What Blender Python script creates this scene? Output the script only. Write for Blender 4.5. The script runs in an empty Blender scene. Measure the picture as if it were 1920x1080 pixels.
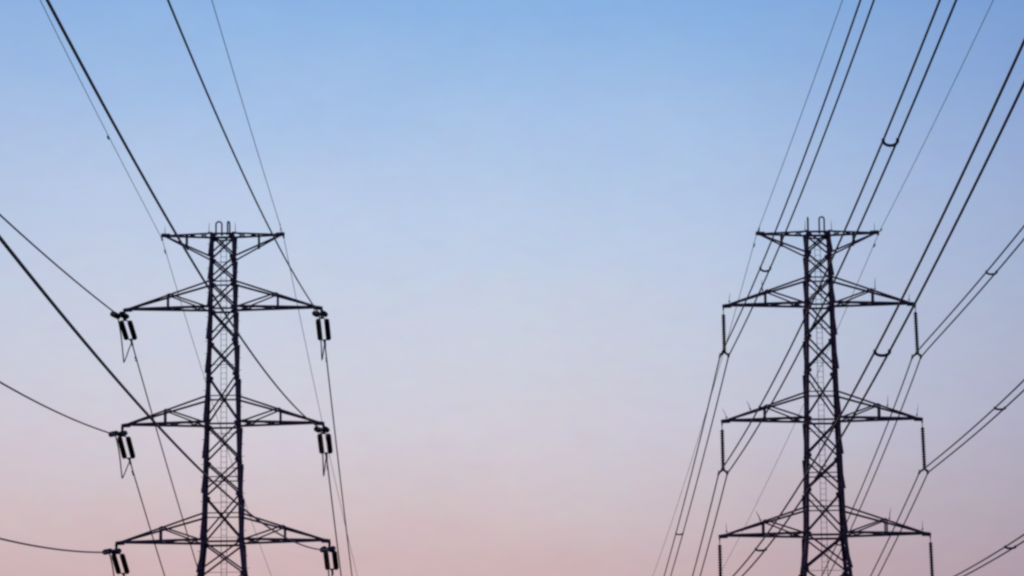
import bpy, math, random
from mathutils import Vector as V, Matrix
random.seed(4)
S = bpy.context.scene
C = S.collection

# ------------------------------------------------------------------ camera
F_PX, HORIZON, ROLL = 8000.0, 1950.0, 0.012            # long lens, horizon well below the frame
PITCH = math.atan((HORIZON - 540.0) / F_PX)
cam = bpy.data.cameras.new('camera'); cam_o = bpy.data.objects.new('camera', cam); C.objects.link(cam_o)
cam.sensor_width = 36.0; cam.lens = 36.0 * F_PX / 1920.0
cam.clip_start = 0.5; cam.clip_end = 20000
cam_o.matrix_world = (Matrix.Translation((0, 0, 1.7)) @ Matrix.Rotation(math.pi / 2 + PITCH, 4, 'X')
                      @ Matrix.Rotation(-ROLL, 4, 'Z'))
S.camera = cam_o
S.view_settings.view_transform = 'Standard'; S.view_settings.look = 'None'
S.view_settings.exposure = 0.0; S.view_settings.gamma = 1.0; S.view_settings.use_curve_mapping = False
S.render.film_transparent = False
S.cycles.pixel_filter_type = 'BLACKMAN_HARRIS'; S.cycles.filter_width = 2.6

# ------------------------------------------------------------------ dusk sky
def lin(c):
    return tuple((v / 255 / 12.92) if v / 255 <= .04045 else ((v / 255 + .055) / 1.055) ** 2.4 for v in c) + (1.0,)
SUN_EL, SUN_AZ = math.radians(1.5), math.radians(-48)      # low sun ahead and to the left (azimuth from +Y)
w = bpy.data.worlds.new('World'); S.world = w; w.use_nodes = True
nt = w.node_tree; nt.nodes.clear(); N = nt.nodes.new; L = nt.links.new
out = N('ShaderNodeOutputWorld')
tc = N('ShaderNodeTexCoord'); sep = N('ShaderNodeSeparateXYZ'); L(tc.outputs['Generated'], sep.inputs[0])
def elz(y):
    return math.sin(PITCH + math.atan((540 - y) / F_PX))
def ramp(stops, interp='LINEAR'):
    r = N('ShaderNodeValToRGB'); e = r.color_ramp; e.interpolation = interp
    while len(e.elements) > 1: e.elements.remove(e.elements[0])
    e.elements[0].position = stops[0][0]; e.elements[0].color = stops[0][1]
    for p, c in stops[1:]:
        q = e.elements.new(p); q.color = c
    return r
SKY = [(1060, (206, 180, 183)), (930, (208, 194, 200)), (800, (208, 203, 215)), (670, (204, 207, 222)), (540, (197, 207, 227)),
       (405, (186, 204, 231)), (272, (173, 197, 231)), (140, (156, 189, 230)), (10, (140, 180, 227))]
SKY_FIX = [(-0.085, -0.0806, -0.0315), (-0.0775, -0.0774, -0.0421), (-0.067, -0.0676, -0.0313), (-0.0677, -0.0616, -0.0372), (-0.0591, -0.0603, -0.0353), (-0.053, -0.0563, -0.0361), (-0.0529, -0.055, -0.0372), (-0.0538, -0.0555, -0.0387), (-0.0508, -0.0537, -0.0324)]
# noise wobbles the height at which the colours change, as thin dusk haze does
nz = N('ShaderNodeTexNoise'); nz.inputs['Scale'].default_value = 22; nz.inputs['Detail'].default_value = 5
mp = N('ShaderNodeMapping'); mp.inputs['Scale'].default_value = (1, 1, 2.2)
L(tc.outputs['Generated'], mp.inputs[0]); L(mp.outputs[0], nz.inputs[0])
nm = N('ShaderNodeMath'); nm.operation = 'MULTIPLY_ADD'; nm.inputs[1].default_value = 0.016; nm.inputs[2].default_value = -0.008
L(nz.outputs['Fac'], nm.inputs[0])
az = N('ShaderNodeMath'); az.operation = 'ADD'; L(sep.outputs['Z'], az.inputs[0]); L(nm.outputs[0], az.inputs[1])
LOZ, HIZ = 0.0, 0.5
mr = N('ShaderNodeMapRange'); mr.inputs['From Min'].default_value = LOZ; mr.inputs['From Max'].default_value = HIZ
L(az.outputs[0], mr.inputs['Value'])
st = [(0.0, lin((150, 105, 118))), (0.10, lin((190, 140, 146)))]
st += [((elz(y) - LOZ) / (HIZ - LOZ), tuple(a + b for a, b in zip(lin(c), (*f, 0)))) for (y, c), f in zip(SKY, SKY_FIX)]
st += [(0.62, lin((112, 152, 212))), (1.0, lin((70, 110, 176)))]
sky_r = ramp(st); L(mr.outputs[0], sky_r.inputs[0])
mx = N('ShaderNodeMapRange'); mx.inputs['From Min'].default_value = -0.3; mx.inputs['From Max'].default_value = 0.3
L(sep.outputs['X'], mx.inputs['Value'])
def p_az(u): return ((u - 960) / F_PX + 0.3) / 0.6
az_r = ramp([(0.0, (.80, .82, .88, 1)), (p_az(0), (.955, .94, .96, 1)), (p_az(420), (1, .99, 1, 1)), (p_az(960), (1, 1, 1, 1)),
             (p_az(1310), (.92, .95, .985, 1)), (p_az(1600), (.80, .835, .915, 1)), (p_az(1900), (.66, .70, .83, 1)), (1.0, (.4, .47, .6, 1))])
L(mx.outputs[0], az_r.inputs[0])
mul = N('ShaderNodeMixRGB'); mul.blend_type = 'MULTIPLY'; mul.inputs[0].default_value = 1
L(sky_r.outputs[0], mul.inputs[1]); L(az_r.outputs[0], mul.inputs[2])
# faint uneven colour of the air
nz2 = N('ShaderNodeTexNoise'); nz2.inputs['Scale'].default_value = 150; nz2.inputs['Detail'].default_value = 3; L(mp.outputs[0], nz2.inputs[0])
cm = N('ShaderNodeMixRGB'); cm.blend_type = 'MIX'; cm.inputs[0].default_value = .12; cm.inputs[1].default_value = (.5, .5, .5, 1); L(nz2.outputs['Color'], cm.inputs[2])
cm2 = N('ShaderNodeMixRGB'); cm2.blend_type = 'ADD'; cm2.inputs[0].default_value = 1; cm2.inputs[1].default_value = (.5, .5, .5, 1); L(cm.outputs[0], cm2.inputs[2])
cm3 = N('ShaderNodeMixRGB'); cm3.blend_type = 'MULTIPLY'; cm3.inputs[0].default_value = 1; L(mul.outputs[0], cm3.inputs[1]); L(cm2.outputs[0], cm3.inputs[2]); mul = cm3
# the sky opposite the glow is already dark
my = N('ShaderNodeMapRange'); my.inputs['From Min'].default_value = -0.5; my.inputs['From Max'].default_value = 0.85
my.inputs['To Min'].default_value = 0.42; my.inputs['To Max'].default_value = 1.0; L(sep.outputs['Y'], my.inputs['Value'])
mul2 = N('ShaderNodeMixRGB'); mul2.blend_type = 'MULTIPLY'; mul2.inputs[0].default_value = 1
L(mul.outputs[0], mul2.inputs[1]); L(my.outputs[0], mul2.inputs[2])
b1 = N('ShaderNodeBackground'); L(mul2.outputs[0], b1.inputs[0]); b1.inputs[1].default_value = 0.97
sk = N('ShaderNodeTexSky'); sk.sky_type = 'NISHITA'; sk.sun_disc = False; sk.sun_elevation = SUN_EL; sk.sun_rotation = SUN_AZ
b2 = N('ShaderNodeBackground'); L(sk.outputs[0], b2.inputs[0]); b2.inputs[1].default_value = 0.05
ad = N('ShaderNodeAddShader'); L(b1.outputs[0], ad.inputs[0]); L(b2.outputs[0], ad.inputs[1]); L(ad.outputs[0], out.inputs[0])

sun = bpy.data.lights.new('sun', 'SUN'); sun.energy = 0.25; sun.angle = math.radians(1.0); sun.color = (1.0, .72, .55)
sun_o = bpy.data.objects.new('sun', sun); C.objects.link(sun_o)
sd = V((math.sin(SUN_AZ) * math.cos(SUN_EL), math.cos(SUN_AZ) * math.cos(SUN_EL), math.sin(SUN_EL)))
sun_o.rotation_euler = sd.to_track_quat('Z', 'Y').to_euler(); sun_o.location = (0, 0, 90)

# ------------------------------------------------------------------ materials
def mat(name, base, dark, rough, metal, scale, bump=0.0):
    m = bpy.data.materials.new(name); m.use_nodes = True; t = m.node_tree; b = t.nodes['Principled BSDF']
    n = t.nodes.new('ShaderNodeTexNoise'); n.inputs['Scale'].default_value = scale; n.inputs['Detail'].default_value = 6
    c = t.nodes.new('ShaderNodeTexCoord'); t.links.new(c.outputs['Object'], n.inputs[0])
    r = t.nodes.new('ShaderNodeValToRGB'); r.color_ramp.elements[0].position = .35; r.color_ramp.elements[1].position = .7
    r.color_ramp.elements[0].color = (*dark, 1); r.color_ramp.elements[1].color = (*base, 1)
    t.links.new(n.outputs['Fac'], r.inputs[0]); t.links.new(r.outputs[0], b.inputs['Base Color'])
    b.inputs['Roughness'].default_value = rough; b.inputs['Metallic'].default_value = metal
    if bump:
        bm = t.nodes.new('ShaderNodeBump'); bm.inputs['Strength'].default_value = bump
        t.links.new(n.outputs['Fac'], bm.inputs['Height']); t.links.new(bm.outputs[0], b.inputs['Normal'])
    return m
STEEL = mat('weathered_steel', (.185, .088, .190), (.085, .044, .095), .6, 0.15, 2.2)
WIRE = mat('aluminium_cable', (.070, .062, .105), (.045, .040, .066), .5, 0.2, 1.5)  # bluish base: the sky's reflection on the cable is put into its colour
GLAZE = mat('brown_glazed_porcelain', (.045, .026, .055), (.022, .014, .028), .4, 0.0, 5.0)
GALV = mat('galvanised_fitting', (.06, .055, .065), (.04, .035, .045), .5, 0.3, 6.0)
FIELD = mat('dry_grass', (.075, .068, .035), (.035, .038, .018), .95, 0.0, .35, .4)
CONC = mat('concrete', (.30, .29, .27), (.22, .21, .20), .9, 0.0, 4.0, .2)

# ------------------------------------------------------------------ mesh helpers
class MB:
    def __init__(s): s.v = []; s.f = []
    def add(s, vs, fs):
        o = len(s.v); s.v += [tuple(p) for p in vs]; s.f += [tuple(i + o for i in f) for f in fs]
    def prism(s, prof, p, q, x, y):
        n = len(prof); vs = [p + x * a + y * b for a, b in prof] + [q + x * a + y * b for a, b in prof]
        s.add(vs, [tuple(range(n))[::-1], tuple(range(n, 2 * n))] + [(i, (i + 1) % n, n + (i + 1) % n, n + i) for i in range(n)])
    def angle(s, p, q, w, xdir, ydir, t=None):
        """rolled steel L section from p to q: one leg of the L along xdir, one along ydir"""
        p = V(p); q = V(q); d = (q - p).normalized(); t = t or w * .16
        x = V(xdir); x = (x - d * x.dot(d)).normalized(); y = d.cross(x)
        if y.dot(V(ydir)) < 0: y = -y
        s.prism([(0, 0), (w, 0), (w, t), (t, t), (t, w), (0, w)], p, q, x, y)
    def bar(s, p, q, wx, wy, xdir=(1, 0, 0)):
        p = V(p); q = V(q); d = (q - p).normalized(); x = V(xdir)
        if abs(x.normalized().dot(d)) > .95: x = V((0, 0, 1)) if abs(d.z) < .9 else V((0, 1, 0))
        x = (x - d * x.dot(d)).normalized(); y = d.cross(x); a, b = wx / 2, wy / 2
        s.prism([(-a, -b), (a, -b), (a, b), (-a, b)], p, q, x, y)
    def tube(s, pts, r, n=8):
        pts = [V(p) for p in pts]; m = len(pts); vs = []
        rr = r if isinstance(r, (list, tuple)) else [r] * m
        x = None
        for i, p in enumerate(pts):
            d = (pts[min(i + 1, m - 1)] - pts[max(i - 1, 0)]).normalized()
            if x is None:
                x = V((1, 0, 0)) if abs(d.x) < .9 else V((0, 0, 1))
            x = (x - d * x.dot(d)).normalized(); y = d.cross(x)
            vs += [p + (x * math.cos(k * 2 * math.pi / n) + y * math.sin(k * 2 * math.pi / n)) * rr[i] for k in range(n)]
        fs = [(i * n + k, i * n + (k + 1) % n, (i + 1) * n + (k + 1) % n, (i + 1) * n + k) for i in range(m - 1) for k in range(n)]
        fs += [tuple(range(n))[::-1], tuple(range((m - 1) * n, m * n))]
        s.add(vs, fs)
    def lathe(s, p, q, prof, n=14):
        """prof: (t along p->q in metres, radius)"""
        p = V(p); d = (V(q) - p).normalized()
        s.tube_profile(p, d, prof, n)
    def tube_profile(s, p, d, prof, n):
        x = V((1, 0, 0)) if abs(d.x) < .9 else V((0, 0, 1)); x = (x - d * x.dot(d)).normalized(); y = d.cross(x); vs = []
        for t, r in prof:
            vs += [p + d * t + (x * math.cos(k * 2 * math.pi / n) + y * math.sin(k * 2 * math.pi / n)) * r for k in range(n)]
        m = len(prof)
        fs = [(i * n + k, i * n + (k + 1) % n, (i + 1) * n + (k + 1) % n, (i + 1) * n + k) for i in range(m - 1) for k in range(n)]
        fs += [tuple(range(n))[::-1], tuple(range((m - 1) * n, m * n))]
        s.add(vs, fs)
    def plate(s, poly, thick, nrm):
        nrm = V(nrm).normalized() * (thick / 2); n = len(poly); poly = [V(p) for p in poly]
        s.add([p - nrm for p in poly] + [p + nrm for p in poly],
              [tuple(range(n))[::-1], tuple(range(n, 2 * n))] + [(i, (i + 1) % n, n + (i + 1) % n, n + i) for i in range(n)])
    def build(s, name, m, parent=None, smooth=False):
        me = bpy.data.meshes.new(name); me.from_pydata(s.v, [], s.f); me.update(); me.materials.append(m)
        if smooth:
            for p in me.polygons: p.use_smooth = len(p.vertices) == 4
        o = bpy.data.objects.new(name, me); C.objects.link(o)
        if parent: o.parent = parent
        return o
def tag(o, label, cat, group=None):
    o['label'] = label; o['category'] = cat
    if group: o['group'] = group
def empty(name, loc, label, cat, group=None, rz=0.0):
    o = bpy.data.objects.new(name, None); C.objects.link(o); o.location = loc; o.rotation_euler = (0, 0, rz)
    o.empty_display_size = .5; tag(o, label, cat, group); return o

# ------------------------------------------------------------------ ground
bmv, bmf, n = [], [], 60
for j in range(n + 1):
    for i in range(n + 1):
        a, b = (i / n * 2 - 1), (j / n * 2 - 1); x = 6000 * a ** 3; y = 6000 * b ** 3
        far = max(0, math.hypot(x, y - 150) - 350)
        bmv.append((x, y, -.02 + min(1, far / 400) * (math.sin(x * .004) + math.cos(y * .003)) * .8 - min(1, far / 400) * 1.6))
bmf = [(j * (n + 1) + i, j * (n + 1) + i + 1, (j + 1) * (n + 1) + i + 1, (j + 1) * (n + 1) + i) for j in range(n) for i in range(n)]
g = MB(); g.v = bmv; g.f = bmf; go = g.build('ground', FIELD, None, True); go['kind'] = 'structure'

# ------------------------------------------------------------------ pylons
DIST = 285.0
PY = {
 'left': dict(cx=-19.61, rz=.008, hw=[(55.86, .83), (50.70, .93), (42.80, 1.17), (34.83, 1.37), (32.6, 1.60), (0, 4.9)],
              arms=[6.69, 6.78, 7.15], z=[50.70, 42.80, 34.83]),
 'right': dict(cx=20.80, rz=.0095, hw=[(55.50, .83), (50.48, .95), (42.60, 1.14), (34.80, 1.36), (32.4, 1.60), (0, 4.9)],
              arms=[6.50, 6.75, 7.07], z=[50.48, 42.60, 34.80]),
}
def interp(tab, z):
    for (z0, a), (z1, b) in zip(tab, tab[1:]):
        if z0 >= z >= z1: return a + (b - a) * (z0 - z) / (z0 - z1)
    return tab[0][1] if z > tab[0][0] else tab[-1][1]

def crossarm(root, hw, sg, Lt, z, zu, name, w_low, w_up):
    """tapering triangular lattice arm: level chords at z, sloping chords from the body at zu down (or up) to the tip"""
    up = 1 if zu > z else -1
    a0, a1 = hw(z), hw(zu)
    T = V((sg * Lt, 0, z))
    m = MB()
    for s in (-1, 1):
        m.angle((sg * (a0 + .02), s * a0, z), T + V((-sg * .1, s * .09, 0)), w_low, (0, -s, 0), (0, 0, up))
    m.plate([T + V((-sg * .55, 0, -.10 * up)), T + V((sg * .06, 0, -.12 * up)), T + V((sg * .08, 0, .12 * up)), T + V((-sg * .55, 0, .22 * up))], .05, (0, 1, 0))
    m.bar(T + V((-sg * .1, -.2, .02 * up)), T + V((-sg * .1, .2, .02 * up)), .1, .1)
    arm = m.build(name, STEEL, root)
    for s in (-1, 1):
        u = MB(); u.angle((sg * (a1 + .02), s * a1, zu), T + V((-sg * .12, s * .075, .1 * up)), w_up, (0, -s, 0), (0, 0, -up)); u.build('sloping_chord', STEEL, arm)
    def low(f, s):                                                  # f = 0 at the tip, 1 at the body
        return V((sg * (Lt - f * (Lt - a0)), s * (.09 + f * (a0 - .09)), z))
    def upp(f, s):
        x = Lt - f * (Lt - a0); k = (Lt - x) / (Lt - a1); return V((sg * x, s * (.075 + k * (a1 - .075)), z + .1 * up + k * (zu - z - .1 * up)))
    fp = .525
    for s in (-1, 1):
        p = MB(); p.angle(low(fp, s) + V((0, 0, .03 * up)), upp(fp, s), .11, (sg, 0, 0), (0, -s, 0)); p.build('post', STEEL, arm)
        if up > 0:
            d = MB(); d.angle(upp(fp, s) + V((0, -s * .02, -.03)), low(.97, s) + V((0, -s * .02, .05)), .10, (0, -s, 0), (0, 0, 1)); d.build('diagonal_brace', STEEL, arm)
    e = V((0, 0, .045 * up)); cuts = [.25, fp, .76, .99]
    for q0, q1 in ((low(fp, -1) + e, low(fp, 1) + e), (upp(fp, -1), upp(fp, 1))):
        k = MB(); k.bar(q0, q1, .08, .05); k.build('strut', STEEL, arm)
    for f0, f1 in zip(cuts, cuts[1:]):
        k = MB(); k.bar(low(f0, 1) + e, low(f1, -1) + e, .06, .05); k.bar(low(f0, -1) + e * 1.2, low(f1, 1) + e * 1.2, .06, .05)
        k.build('plan_brace', STEEL, arm)
    return arm, upp

def hoop(root, x, y, z, width, height, ang):
    c, s = math.cos(ang), math.sin(ang); r = width / 2; pts = [(-r, 0), (-r, height - r)]
    pts += [(-r * math.cos(a), height - r + r * math.sin(a)) for a in [math.pi * i / 10 for i in range(1, 10)]] + [(r, height - r), (r, 0)]
    m = MB(); m.tube([(x + a * c, y + a * s, z + b) for a, b in pts], .055, 8)
    for q in (-1, 1): m.bar((x + q * r * c - .07, y + q * r * s, z - .01), (x + q * r * c + .07, y + q * r * s, z - .01), .12, .06, (0, 1, 0))
    m.build('grab_hoop', GALV, root, True)
def spike(root, p, lean, h, r=.022):
    m = MB(); p = V(p); m.tube([p + V((0, 0, -.05)), p + V((lean * .4, 0, h * .5)), p + V((lean, .03, h))], [r, r * .9, r * .35], 6)
    m.lathe(p + V((0, 0, -.06)), p + V((0, 0, .1)), [(0, .055), (.1, .05), (.12, .03)], 8)
    m.build('bird_spike', GALV, root, True)

def pylon(key, label):
    P = PY[key]; root = empty('pylon', (P['cx'], DIST, 0), label, 'pylon', 'lattice power pylons', P['rz'])
    hw = lambda z: interp(P['hw'], z)
    zt = P['hw'][0][0]; z1, z2, z3 = P['z']; dz = zt - 55.86
    lv = [zt, 54.20 + dz * .6, z1 + 1.85, z1, z1 - 2.25, z1 - 4.57, z2, z2 - 2.49, z2 - 4.84, z3, P['hw'][4][0], 29.6, 25.8, 21.2, 15.8, 9.2, 1.2]
    knots = [zt, z1, z2, z3, P['hw'][4][0], 0.35]
    for sx in (-1, 1):
        for sy in (-1, 1):
            m = MB()
            for i, (a, b) in enumerate(zip(knots, knots[1:])):
                wd = [.185, .20, .215, .235, .25][i]
                m.angle((sx * hw(a), sy * hw(a), a + (.03 if i == 0 else 0)), (sx * hw(b), sy * hw(b), b), wd, (-sx, 0, 0), (0, -sy, 0))
                if i: m.angle((sx * (hw(a + .5) + .012), sy * (hw(a + .5) + .012), a + .5), (sx * (hw(a - .5) + .012), sy * (hw(a - .5) + .012), a - .5), .2, (-sx, 0, 0), (0, -sy, 0))
            if sx * sy > 0:
                zz = 3.0
                while zz < zt - .3:
                    h = hw(zz); side = int(zz / .42) % 2
                    a = V((sx * h, sy * (h - .08), zz)) if side else V((sx * (h - .08), sy * h, zz))
                    m.bar(a, a + (V((sx * .17, 0, 0)) if side else V((0, sy * .17, 0))), .028, .028, (0, 0, 1)); zz += .42
            m.build('leg', STEEL, root)
            f = MB(); h0 = hw(0)
            f.plate([(sx * h0 + a * .55, sy * h0 + b * .55, .25) for a, b in ((-1, -1), (1, -1), (1, 1), (-1, 1))], .7, (0, 0, 1))
            f.build('footing', CONC, root)
    faces = [((1, 0), (0, 1)), ((1, 0), (0, -1)), ((0, 1), (1, 0)), ((0, 1), (-1, 0))]        # (along, outward)
    for i, (a, b) in enumerate(zip(lv, lv[1:])):
        wd = .115 if i < 10 else .13
        for al, ou in faces:
            m = MB(); A, B = hw(a), hw(b); inn = V((-ou[0], -ou[1], 0)); alv = V((al[0], al[1], 0)); ouv = V((ou[0], ou[1], 0))
            def P3(s, h, z, off): return alv * (s * h * .97) + ouv * (h - off) + V((0, 0, z))
            m.angle(P3(-1, A, a - .06, .035), P3(1, B, b + .06, .035), wd, (0, 0, 1), inn)
            m.angle(P3(1, A, a - .06, .035 - .03), P3(-1, B, b + .06, .035 - .03), wd, (0, 0, 1), -inn, wd * .15)
            m.build('cross_brace', STEEL, root)
    def ring(z, wd, fb_only=False):
        m = MB(); h = hw(z)
        for al, ou in (faces[:2] if fb_only else faces):
            alv = V((al[0], al[1], 0)); ouv = V((ou[0], ou[1], 0))
            m.angle(-alv * h * .95 + ouv * (h - .06) + V((0, 0, z)), alv * h * .95 + ouv * (h - .06) + V((0, 0, z)), wd, -ouv, (0, 0, -1))
        m.build('girt', STEEL, root)
    for z, wd in ((zt, .14), (z1 + 1.85, .09), (z1, .13), (z2 + 1.88, .075), (z2, .13), (z3 + 1.88, .075), (z3, .14),
                  ((lv[7] + lv[8]) / 2 + .02, .07), (25.8, .1), (15.8, .1)): ring(z, wd)
    for z in (zt - .18, lv[1], z1 + 1.85, z1, lv[4], lv[5], z2, lv[7], lv[8], z3, lv[10]):
        for sx in (-1, 1):
            for sy in (-1, 1):
                h = hw(z); m = MB()
                m.plate([(sx * (h - .02), sy * (h + .016), z - .24), (sx * (h - .36), sy * (h + .016), z - .1), (sx * (h - .36), sy * (h + .016), z + .1), (sx * (h - .02), sy * (h + .016), z + .24)], .02, (0, 1, 0))
                m.build('gusset_plate', STEEL, root)
    m = MB(); h = hw(zt); m.tube([(h * .96 * math.cos(a), h * .9, zt - .05 - .22 * math.sin(a)) for a in [math.pi * i / 12 for i in range(13)]], .055, 8)
    m.build('curved_tie', STEEL, root)
    # ladder up the inside of the back face
    m = MB(); lo = 1.0
    def lad(z, x): return V((x, hw(z) * .55, z))
    for x in (-.19, .19):
        zs = [zt - .3, z1, z2, z3, P['hw'][4][0], lo]
        for a, b in zip(zs, zs[1:]): m.bar(lad(a, x + .02), lad(b, x + .02), .035, .03)
    z = lo + .2
    while z < zt - .4:
        m.bar(lad(z, -.17), lad(z, .21), .022, .022); z += .38
    for z in [zt - 1.8 - 2.35 * i for i in range(22)]:
        if z > 2: m.bar((-hw(z), hw(z) * .55 + .03, z), (hw(z), hw(z) * .55 + .03, z), .03, .03)
    m.build('ladder', GALV, root)
    tops = {}
    for sg in (-1, 1):
        crossarm(root, hw, sg, 4.13, zt, lv[1], 'earth_wire_arm', .12, .11)
        for i, z in enumerate(P['z']):
            a, up = crossarm(root, hw, sg, P['arms'][i], z, z + 1.86, 'crossarm', .155, .125); tops[sg, i] = up
    spike(root, (-.9, -.8, zt), .02, .72); spike(root, (.9, -.8, zt), -.02, .72)
    if key == 'left':
        hoop(root, -.28, .15, zt, .40, .92, 0.0); hoop(root, .38, .15, zt, .40, .92, 1.25)
        spike(root, (-3.95, 0, zt), .02, .66); spike(root, (3.92, 0, zt), -.02, .78)
    else:
        hoop(root, .32, .15, zt, .34, 1.12, 0.0); hoop(root, -.62, .15, zt, .40, 1.08, 1.45)
        spike(root, (-3.98, 0, zt), .10, .6); spike(root, (3.9, 0, zt), -.02, .66)
        for sg, i, x, ln, h, r in ((-1, 0, 6.1, .06, .6, .02), (-1, 0, 3.85, -.05, .68, .035), (1, 0, 3.77, .02, .75, .026), (1, 0, 6.1, .02, .5, .02),
                                   (-1, 1, 6.45, -.28, .62, .02), (-1, 1, 4.85, -.22, .55, .028), (1, 1, 4.4, .05, .7, .022), (1, 1, 6.4, .12, .75, .02),
                                   (-1, 2, 6.6, -.04, .6, .02), (-1, 2, 4.35, -.30, .62, .034), (1, 2, 4.3, .12, .75, .026), (1, 2, 6.55, .02, .6, .02)):
            a0 = hw(P['z'][i]); f = (P['arms'][i] - x) / (P['arms'][i] - a0); q = tops[sg, i](f, -1)
            spike(root, q + V((0, 0, .08)), ln, h, r)
    return root
pylon('left', 'lattice pylon on the left with paired short insulators at its crossarm tips')
pylon('right', 'lattice pylon on the right with single long insulator strings hanging from its crossarms')

# ------------------------------------------------------------------ wires: plan heading, end slope, sag curvature, height offset
WR = {
 'Le- n': (-23.74, 55.60, (-.006241, .043524, 9.5e-05, .052)), 'Le+ n': (-15.48, 55.60, (-.007373, .035035, 6.3e-05, .070)),
 'L1- n': (-26.31, 50.30, (-.007071, .104762, .000118, -.215)), 'L1+ n': (-12.91, 50.30, (-.008915, .120182, .000193, -.223)),
 'L2- n': (-26.39, 42.40, (-.00728, .11732, .000208, -.332)), 'L2+ n': (-12.83, 42.40, (-.010359, .121248, .000182, -.075)),
 'L3- n': (-26.76, 34.42, (-.007215, .117686, .000211, -.151)), 'L3+ n': (-12.46, 34.42, (-.007666, .115161, .000184, -.189)),
 'Le- f': (-23.74, 55.60, (-.011576, -.052858, .000113, -.099)), 'Le+ f': (-15.48, 55.60, (-.008428, -.044216, 9.2e-05, .015)),
 'L1- f': (-26.31, 50.30, (-.008749, -.13038, .000166, .111)), 'L1+ f': (-12.91, 50.30, (-.01395, -.130973, .000206, -.10)),
 'L2- f': (-26.39, 42.40, (-.010991, -.137342, .000212, -.238)), 'L2+ f': (-12.83, 42.40, (-.014052, -.132802, .000199, -.064)),
 'L3- f': (-26.76, 34.42, (-.011, -.137, .00021, -.20)), 'L3+ f': (-12.46, 34.42, (-.014, -.133, .0002, -.10)),
 'Re- n': (16.67, 55.40, (-.00506, .029776, 8.9e-05, .063)), 'Re+ n': (24.93, 55.40, (-.002818, .02216, .000134, -.015)),
 'R1- n': (14.3, 46.93, (-0.009591, 0.047984, 0.00029, 0.179744)), 'R1+ n': (27.30, 46.93, (-.01204, .05109, .000201, .065)),
 'R2- n': (14.05, 39.03, (-0.010407, 0.051224, 0.000293, 0.067072)), 'R2+ n': (27.55, 39.03, (-.011699, .054017, .000252, .028)),
 'R3- n': (13.73, 31.05, (-0.008377, 0.056177, 0.000295, 0.01591)), 'R3+ n': (27.87, 31.05, (-.012068, .054941, .000235, .031)),
 'Re- f': (16.67, 55.40, (-.006894, -.036384, .000113, .058)), 'Re+ f': (24.93, 55.40, (-.009901, -.029138, 9.2e-05, -.110)),
 'R1- f': (14.30, 46.93, (-.010211, -.075209, .000183, .125)), 'R1+ f': (27.30, 46.93, (-.005498, -.093277, .0003, -.225)),
 'R2- f': (14.05, 39.03, (-.007646, -.081326, .000232, .035)), 'R2+ f': (27.55, 39.03, (-.00935, -.085543, .000215, -.136)),
 'R3- f': (13.73, 31.05, (-.0085, -.0833, .00023, .0)), 'R3+ f': (27.87, 31.05, (-.0085, -.0855, .00023, -.03)),
}
def wpt(k, s, c=None):
    x, z, (psi, a, b, c0) = WR[k]
    if c is not None: c0 = c0 + (c - c0) * math.exp(-abs(s) / 8.0)      # both spans meet in the clamp
    return V((x + s * math.sin(psi), DIST + s * math.cos(psi), z + c0 + a * s + b * s * s))
def span(k, s0, s1, c=None, n=70):
    return [wpt(k, s0 + (s1 - s0) * i / n, c) for i in range(n + 1)]
NEAR, FAR = -330.0, 300.0
def damper(parent, k, s, c=None, sz=1.0):
    """small dumbbell weight clamped under the wire"""
    p = wpt(k, s, c); d = (wpt(k, s + .2, c) - wpt(k, s - .2, c)).normalized(); m = MB()
    m.bar(p + V((0, 0, .05)), p + V((0, 0, -.14 * sz)), .05, .06)
    q = p + V((0, 0, -.14 * sz)); m.tube([q - d * .3 * sz, q + d * .3 * sz], .014, 6)
    for e in (-1, 1): m.lathe(q + d * e * .2 * sz, q + d * e * .42 * sz, [(0, .035 * sz), (.03, .06 * sz), (.18 * sz, .055 * sz), (.2 * sz, .02)], 8)
    m.build('damper', GALV, parent, True)

WHERE = {'1': 'top', '2': 'middle', '3': 'bottom'}
SIDE = {'-': 'left', '+': 'right'}
# earth wires run over their arm tips in one length
for t, py, r in (('L', 'left', .021), ('R', 'right', .021)):
    for sd_ in '-+':
        k = t + 'e' + sd_; c = (WR[k + ' n'][2][3] + WR[k + ' f'][2][3]) / 2
        m = MB(); m.tube(span(k + ' n', NEAR, 0, c, 90)[:-1] + span(k + ' f', 0, FAR, c, 80), r, 6)
        o = m.build('earth_wire', WIRE, None, True)
        tag(o, f'thin pale wire at the {SIDE[sd_]} tip of the {py} pylon\'s short topmost arm', 'wire', 'thin earth wires over the pylon tops')
        q = wpt(k + ' n', 0, c); tipz = PY[py]['hw'][0][0]
        cl = MB(); cl.bar(q + V((0, 0, -.05)), V((q.x, q.y, tipz - .08)), .07, .05)
        cl.lathe(wpt(k + ' n', -.35, c), wpt(k + ' f', .35, c), [(0, .03), (.12, .065), (.5, .065), (.7, .03)], 8)
        cl.build('clamp', GALV, o, True)
        if (t, sd_) == ('L', '-'):
            damper(o, k + ' f', 2.9, c); damper(o, k + ' n', -41.1, c, 1.0)
        elif t == 'R':
            damper(o, k + ' f', 2.9, c); damper(o, k + ' n', -2.3, c, .8)

# porcelain discs along a string
def discs(p, q, n, r, core):
    p, q = V(p), V(q); Ln = (q - p).length; prof = []; st = Ln / n
    for i in range(n):
        t = i * st; prof += [(t, core), (t + st * .22, core * 1.15), (t + st * .34, r * .62), (t + st * .62, r), (t + st * .72, r * .96), (t + st * .76, core * 1.3)]
    prof.append((Ln, core)); m = MB(); m.lathe(p, q, prof, 14); return m

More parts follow.
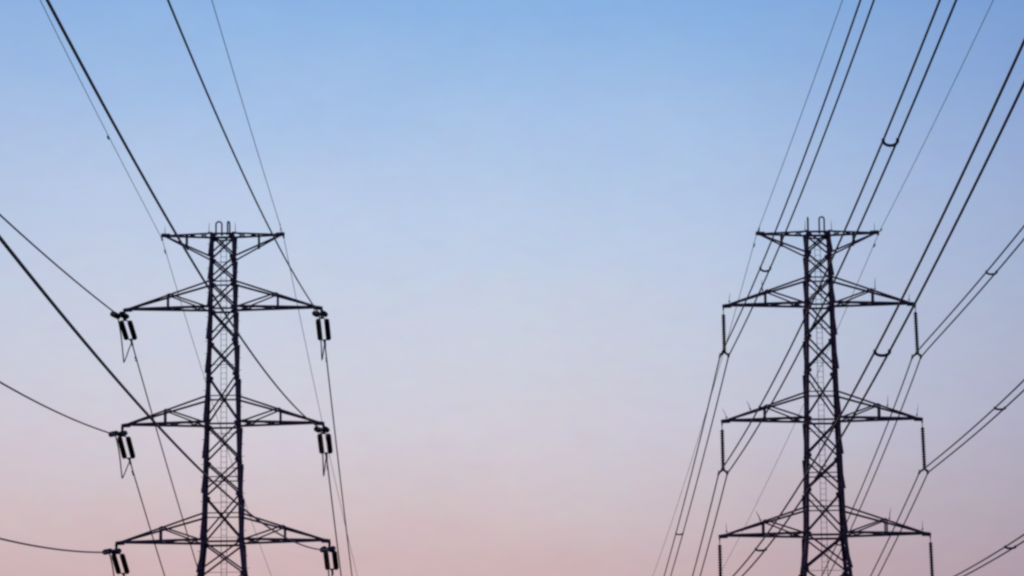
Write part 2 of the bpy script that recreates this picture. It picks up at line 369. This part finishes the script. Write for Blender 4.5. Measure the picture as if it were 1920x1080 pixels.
def tension_set(k, tip, label, end):
    """double disc string between the arm tip and a conductor; end = distance along the wire of the outer yoke"""
    sg = -1 if end < 0 else 1
    root = empty('tension_insulator', tip, label, 'insulator', 'paired tension insulators on the left pylon')
    B = V(tip); P1 = wpt(k, end); d = (P1 - B).normalized(); lat = V((1, 0, 0)); lat = (lat - d * lat.dot(d)).normalized()
    g = .29
    ln = (P1 - B).length; y0, y1 = 1.05, ln - .55
    nrm = d.cross(lat)
    m = MB(); m.bar((0, 0, 0), d * .45, .09, .07); m.build('link', GALV, root)
    m = MB(); m.bar(d * .40 - lat * .12, d * .40 + lat * .12, .16, .07)
    for s in (-1, 1): m.bar(d * .42 + lat * (s * .05), d * (y0 - .06) + lat * (s * g), .055, .05)
    m.build('yoke_plate', GALV, root)
    m = MB()
    for s in (-1, 1): m.bar(d * (y1 + .05) + lat * (s * g), d * (ln + .04) + lat * (s * .03), .055, .05)
    m.bar(d * (ln - .12) - lat * .1, d * (ln - .12) + lat * .1, .12, .06); m.build('yoke_plate', GALV, root)
    for s in (-1, 1):
        o = lat * (s * g)
        m = discs(d * y0 + o, d * y1 + o, 24, .185, .10)
        m.bar(d * (y0 - .16) + o, d * (y0 + .02) + o, .06, .06); m.bar(d * (y1 - .02) + o, d * (y1 + .14) + o, .06, .06)
        m.build('disc_string', GLAZE, root, True)
    m = MB(); e1 = wpt(k, end + sg * 1.5) - B
    m.tube([P1 - B - d * .08, P1 - B + (e1 - (P1 - B)) * .15, P1 - B + (e1 - (P1 - B)) * .85, e1], [.05, .085, .075, .05], 8); m.build('dead_end_clamp', GALV, root, True)
    return P1, e1 + B

DROOP = {('R1-', -41.6): .19, ('R2-', -117.2): .20, ('R3-', -117.2): .15, ('R1+', -41.6): .13, ('R3-', -192.0): .2}
RAD_L, RAD_R = .049, .047
for lv_ in '123':
    for sd_ in '-+':
        P = PY['left']; sg = -1 if sd_ == '-' else 1; z = P['z'][int(lv_) - 1]; Lt = P['arms'][int(lv_) - 1]
        kn, kf = f'L{lv_}{sd_} n', f'L{lv_}{sd_} f'; w_, s_ = WHERE[lv_], SIDE[sd_]
        c = V((WR[kn][0], DIST, z))
        hang = V((c.x, DIST, z - .50))
        nend = -6.0 if sd_ == '-' else -5.6
        pn, en = tension_set(kn, hang + V((0, -.22, 0)), f'near double insulator at the {s_} tip of the left pylon\'s {w_} crossarm', nend)
        pf, ef = tension_set(kf, hang + V((0, .22, 0)), f'slanting insulator pair below the {s_} tip of the left pylon\'s {w_} crossarm', 5.9)
        m = MB(); m.tube(span(kn, nend - 1.3, NEAR, None, 90), RAD_L if sd_ == '-' else .043, 8); o = m.build('conductor', WIRE, None, True)
        tag(o, f'overhead cable rising to the left from the left pylon\'s {w_} crossarm, {s_} tip', 'cable', 'conductors of the left pylon')
        if lv_ != '3':
            m = MB(); m.tube(span(kf, 7.2, FAR, None, 80), RAD_L * .95, 8); o = m.build('conductor', WIRE, None, True)
            tag(o, f'cable running down behind the left pylon from its {w_} crossarm\'s {s_} tip', 'cable', 'conductors of the left pylon')
            damper(o, kf, 10.0 if lv_ == '1' else 9.0, None, 1.15)
        # jumper loop from clamp to clamp under the arm tip
        zb = z - 3.55; m = MB(); pts = []
        A = wpt(kn, nend * .86) + V((0, 0, -.12)); Bq = wpt(kf, 6.2) + V((0, 0, -.12)); M = V((c.x, DIST, zb))
        for i in range(25):
            t = i / 24; u = abs(1 - 2 * t); e = A if t < .5 else Bq; h = .58 * u + .42 * u ** 5 if t < .5 else .92 * u + .08 * u ** 4; pts.append(V((M.x + (e.x - M.x) * h, M.y + (e.y - M.y) * h, zb + (e.z - zb) * u ** 1.15)))
        m.tube(pts, .043, 8); o = m.build('jumper_cable', WIRE, None, True)
        tag(o, f'narrow hanging cable loop below the {s_} tip of the left pylon\'s {w_} crossarm', 'cable', 'jumper loops of the left pylon')

# the steel hangers belong to the arms' thing: short straps under each left tip
left_root = [o for o in C.objects if o.name == 'pylon'][0]
for i in range(3):
    for sg in (-1, 1):
        P = PY['left']; x = sg * P['arms'][i]; z = P['z'][i]; m = MB()
        m.plate([(x - .1, 0, z - .05), (x + .1, 0, z - .05), (x + .07, 0, z - .56), (x - .07, 0, z - .56)], .06, (0, 1, 0))
        m.bar((x, -.26, z - .50), (x, .26, z - .50), .08, .1); m.build('hanger', GALV, left_root)

# right pylon: long suspension strings and twin bundles with spacers
for lv_ in '123':
    for sd_ in '-+':
        P = PY['right']; sg = -1 if sd_ == '-' else 1; z = P['z'][int(lv_) - 1]; Lt = P['arms'][int(lv_) - 1]
        k = f'R{lv_}{sd_}'; w_, s_ = WHERE[lv_], SIDE[sd_]; c = (WR[k + ' n'][2][3] + WR[k + ' f'][2][3]) / 2
        Y = wpt(k + ' n', 0, c); tip = V((Y.x, DIST, z - .08)); dx = .07 * (1 if sd_ == '+' else .2)
        root = empty('suspension_insulator', tip, f'long insulator string under the {s_} tip of the right pylon\'s {w_} crossarm', 'insulator', 'suspension insulators on the right pylon')
        bot = Y - tip + V((dx, 0, .20)); d = bot.normalized()
        m = MB(); m.bar((0, 0, .06), d * .5, .05, .05); m.bar(d * .1 + V((0, -.09, 0)), d * .1 + V((0, .09, 0)), .09, .12); m.build('link', GALV, root)
        m = discs(d * .46, bot + V((0, 0, .12)), 16, .160, .078); m.build('disc_string', GLAZE, root, True)
        m = MB(); h = .29
        m.plate([bot + V((-.07, 0, .14)), bot + V((.07, 0, .14)), bot + V((h + .05 - dx, 0, -.14)), bot + V((h - .06 - dx, 0, -.2)), bot + V((0, 0, -.02)), bot + V((-h + .06 - dx, 0, -.2)), bot + V((-h - .05 - dx, 0, -.14))], .07, (0, 1, 0))
        m.build('yoke_plate', GALV, root)
        for s in (-1, 1):
            q0 = wpt(k + ' n', -.42, c) - tip + V((s * h, 0, 0)); q1 = Y - tip + V((s * h, 0, 0)); q2 = wpt(k + ' f', .42, c) - tip + V((s * h, 0, 0))
            m = MB(); m.tube([q0, q1 + (q0 - q1) * .6, q1, q1 + (q2 - q1) * .6, q2], [.05, .075, .085, .075, .05], 8); m.bar(q1 + V((0, 0, .2)), q1 - V((0, 0, .06)), .07, .09)
            m.build('clamp', GALV, root, True)
        bun = empty('twin_conductor', Y, f'twin cables with spacers below the {s_} tip of the right pylon\'s {w_} crossarm', 'cable', 'twin conductors of the right pylon')
        pts = [p - Y for p in span(k + ' n', NEAR, 0, c, 90)[:-1] + span(k + ' f', 0, FAR, c, 80)]
        for s in (-1, 1):
            m = MB(); m.tube([p + V((s * h, 0, 0)) for p in pts], RAD_R, 8); m.build('subconductor', WIRE, bun, True)
        for s0 in (-41.6, -117.2, -192.0, -266.0, 66.6, 140.0, 214.0):
            kk = k + (' n' if s0 < 0 else ' f'); q = wpt(kk, s0, c) - Y; m = MB()
            m.tube([q + V((h * math.cos(a), 0, -.02 - DROOP.get((k, s0), .07) * math.sin(a))) for a in [math.pi * i / 10 for i in range(11)]], .062, 8)
            for s in (-1, 1): m.bar(q + V((s * h, -.11, 0)), q + V((s * h, .11, 0)), .12, .13)
            m.build('spacer', GALV, bun, True)
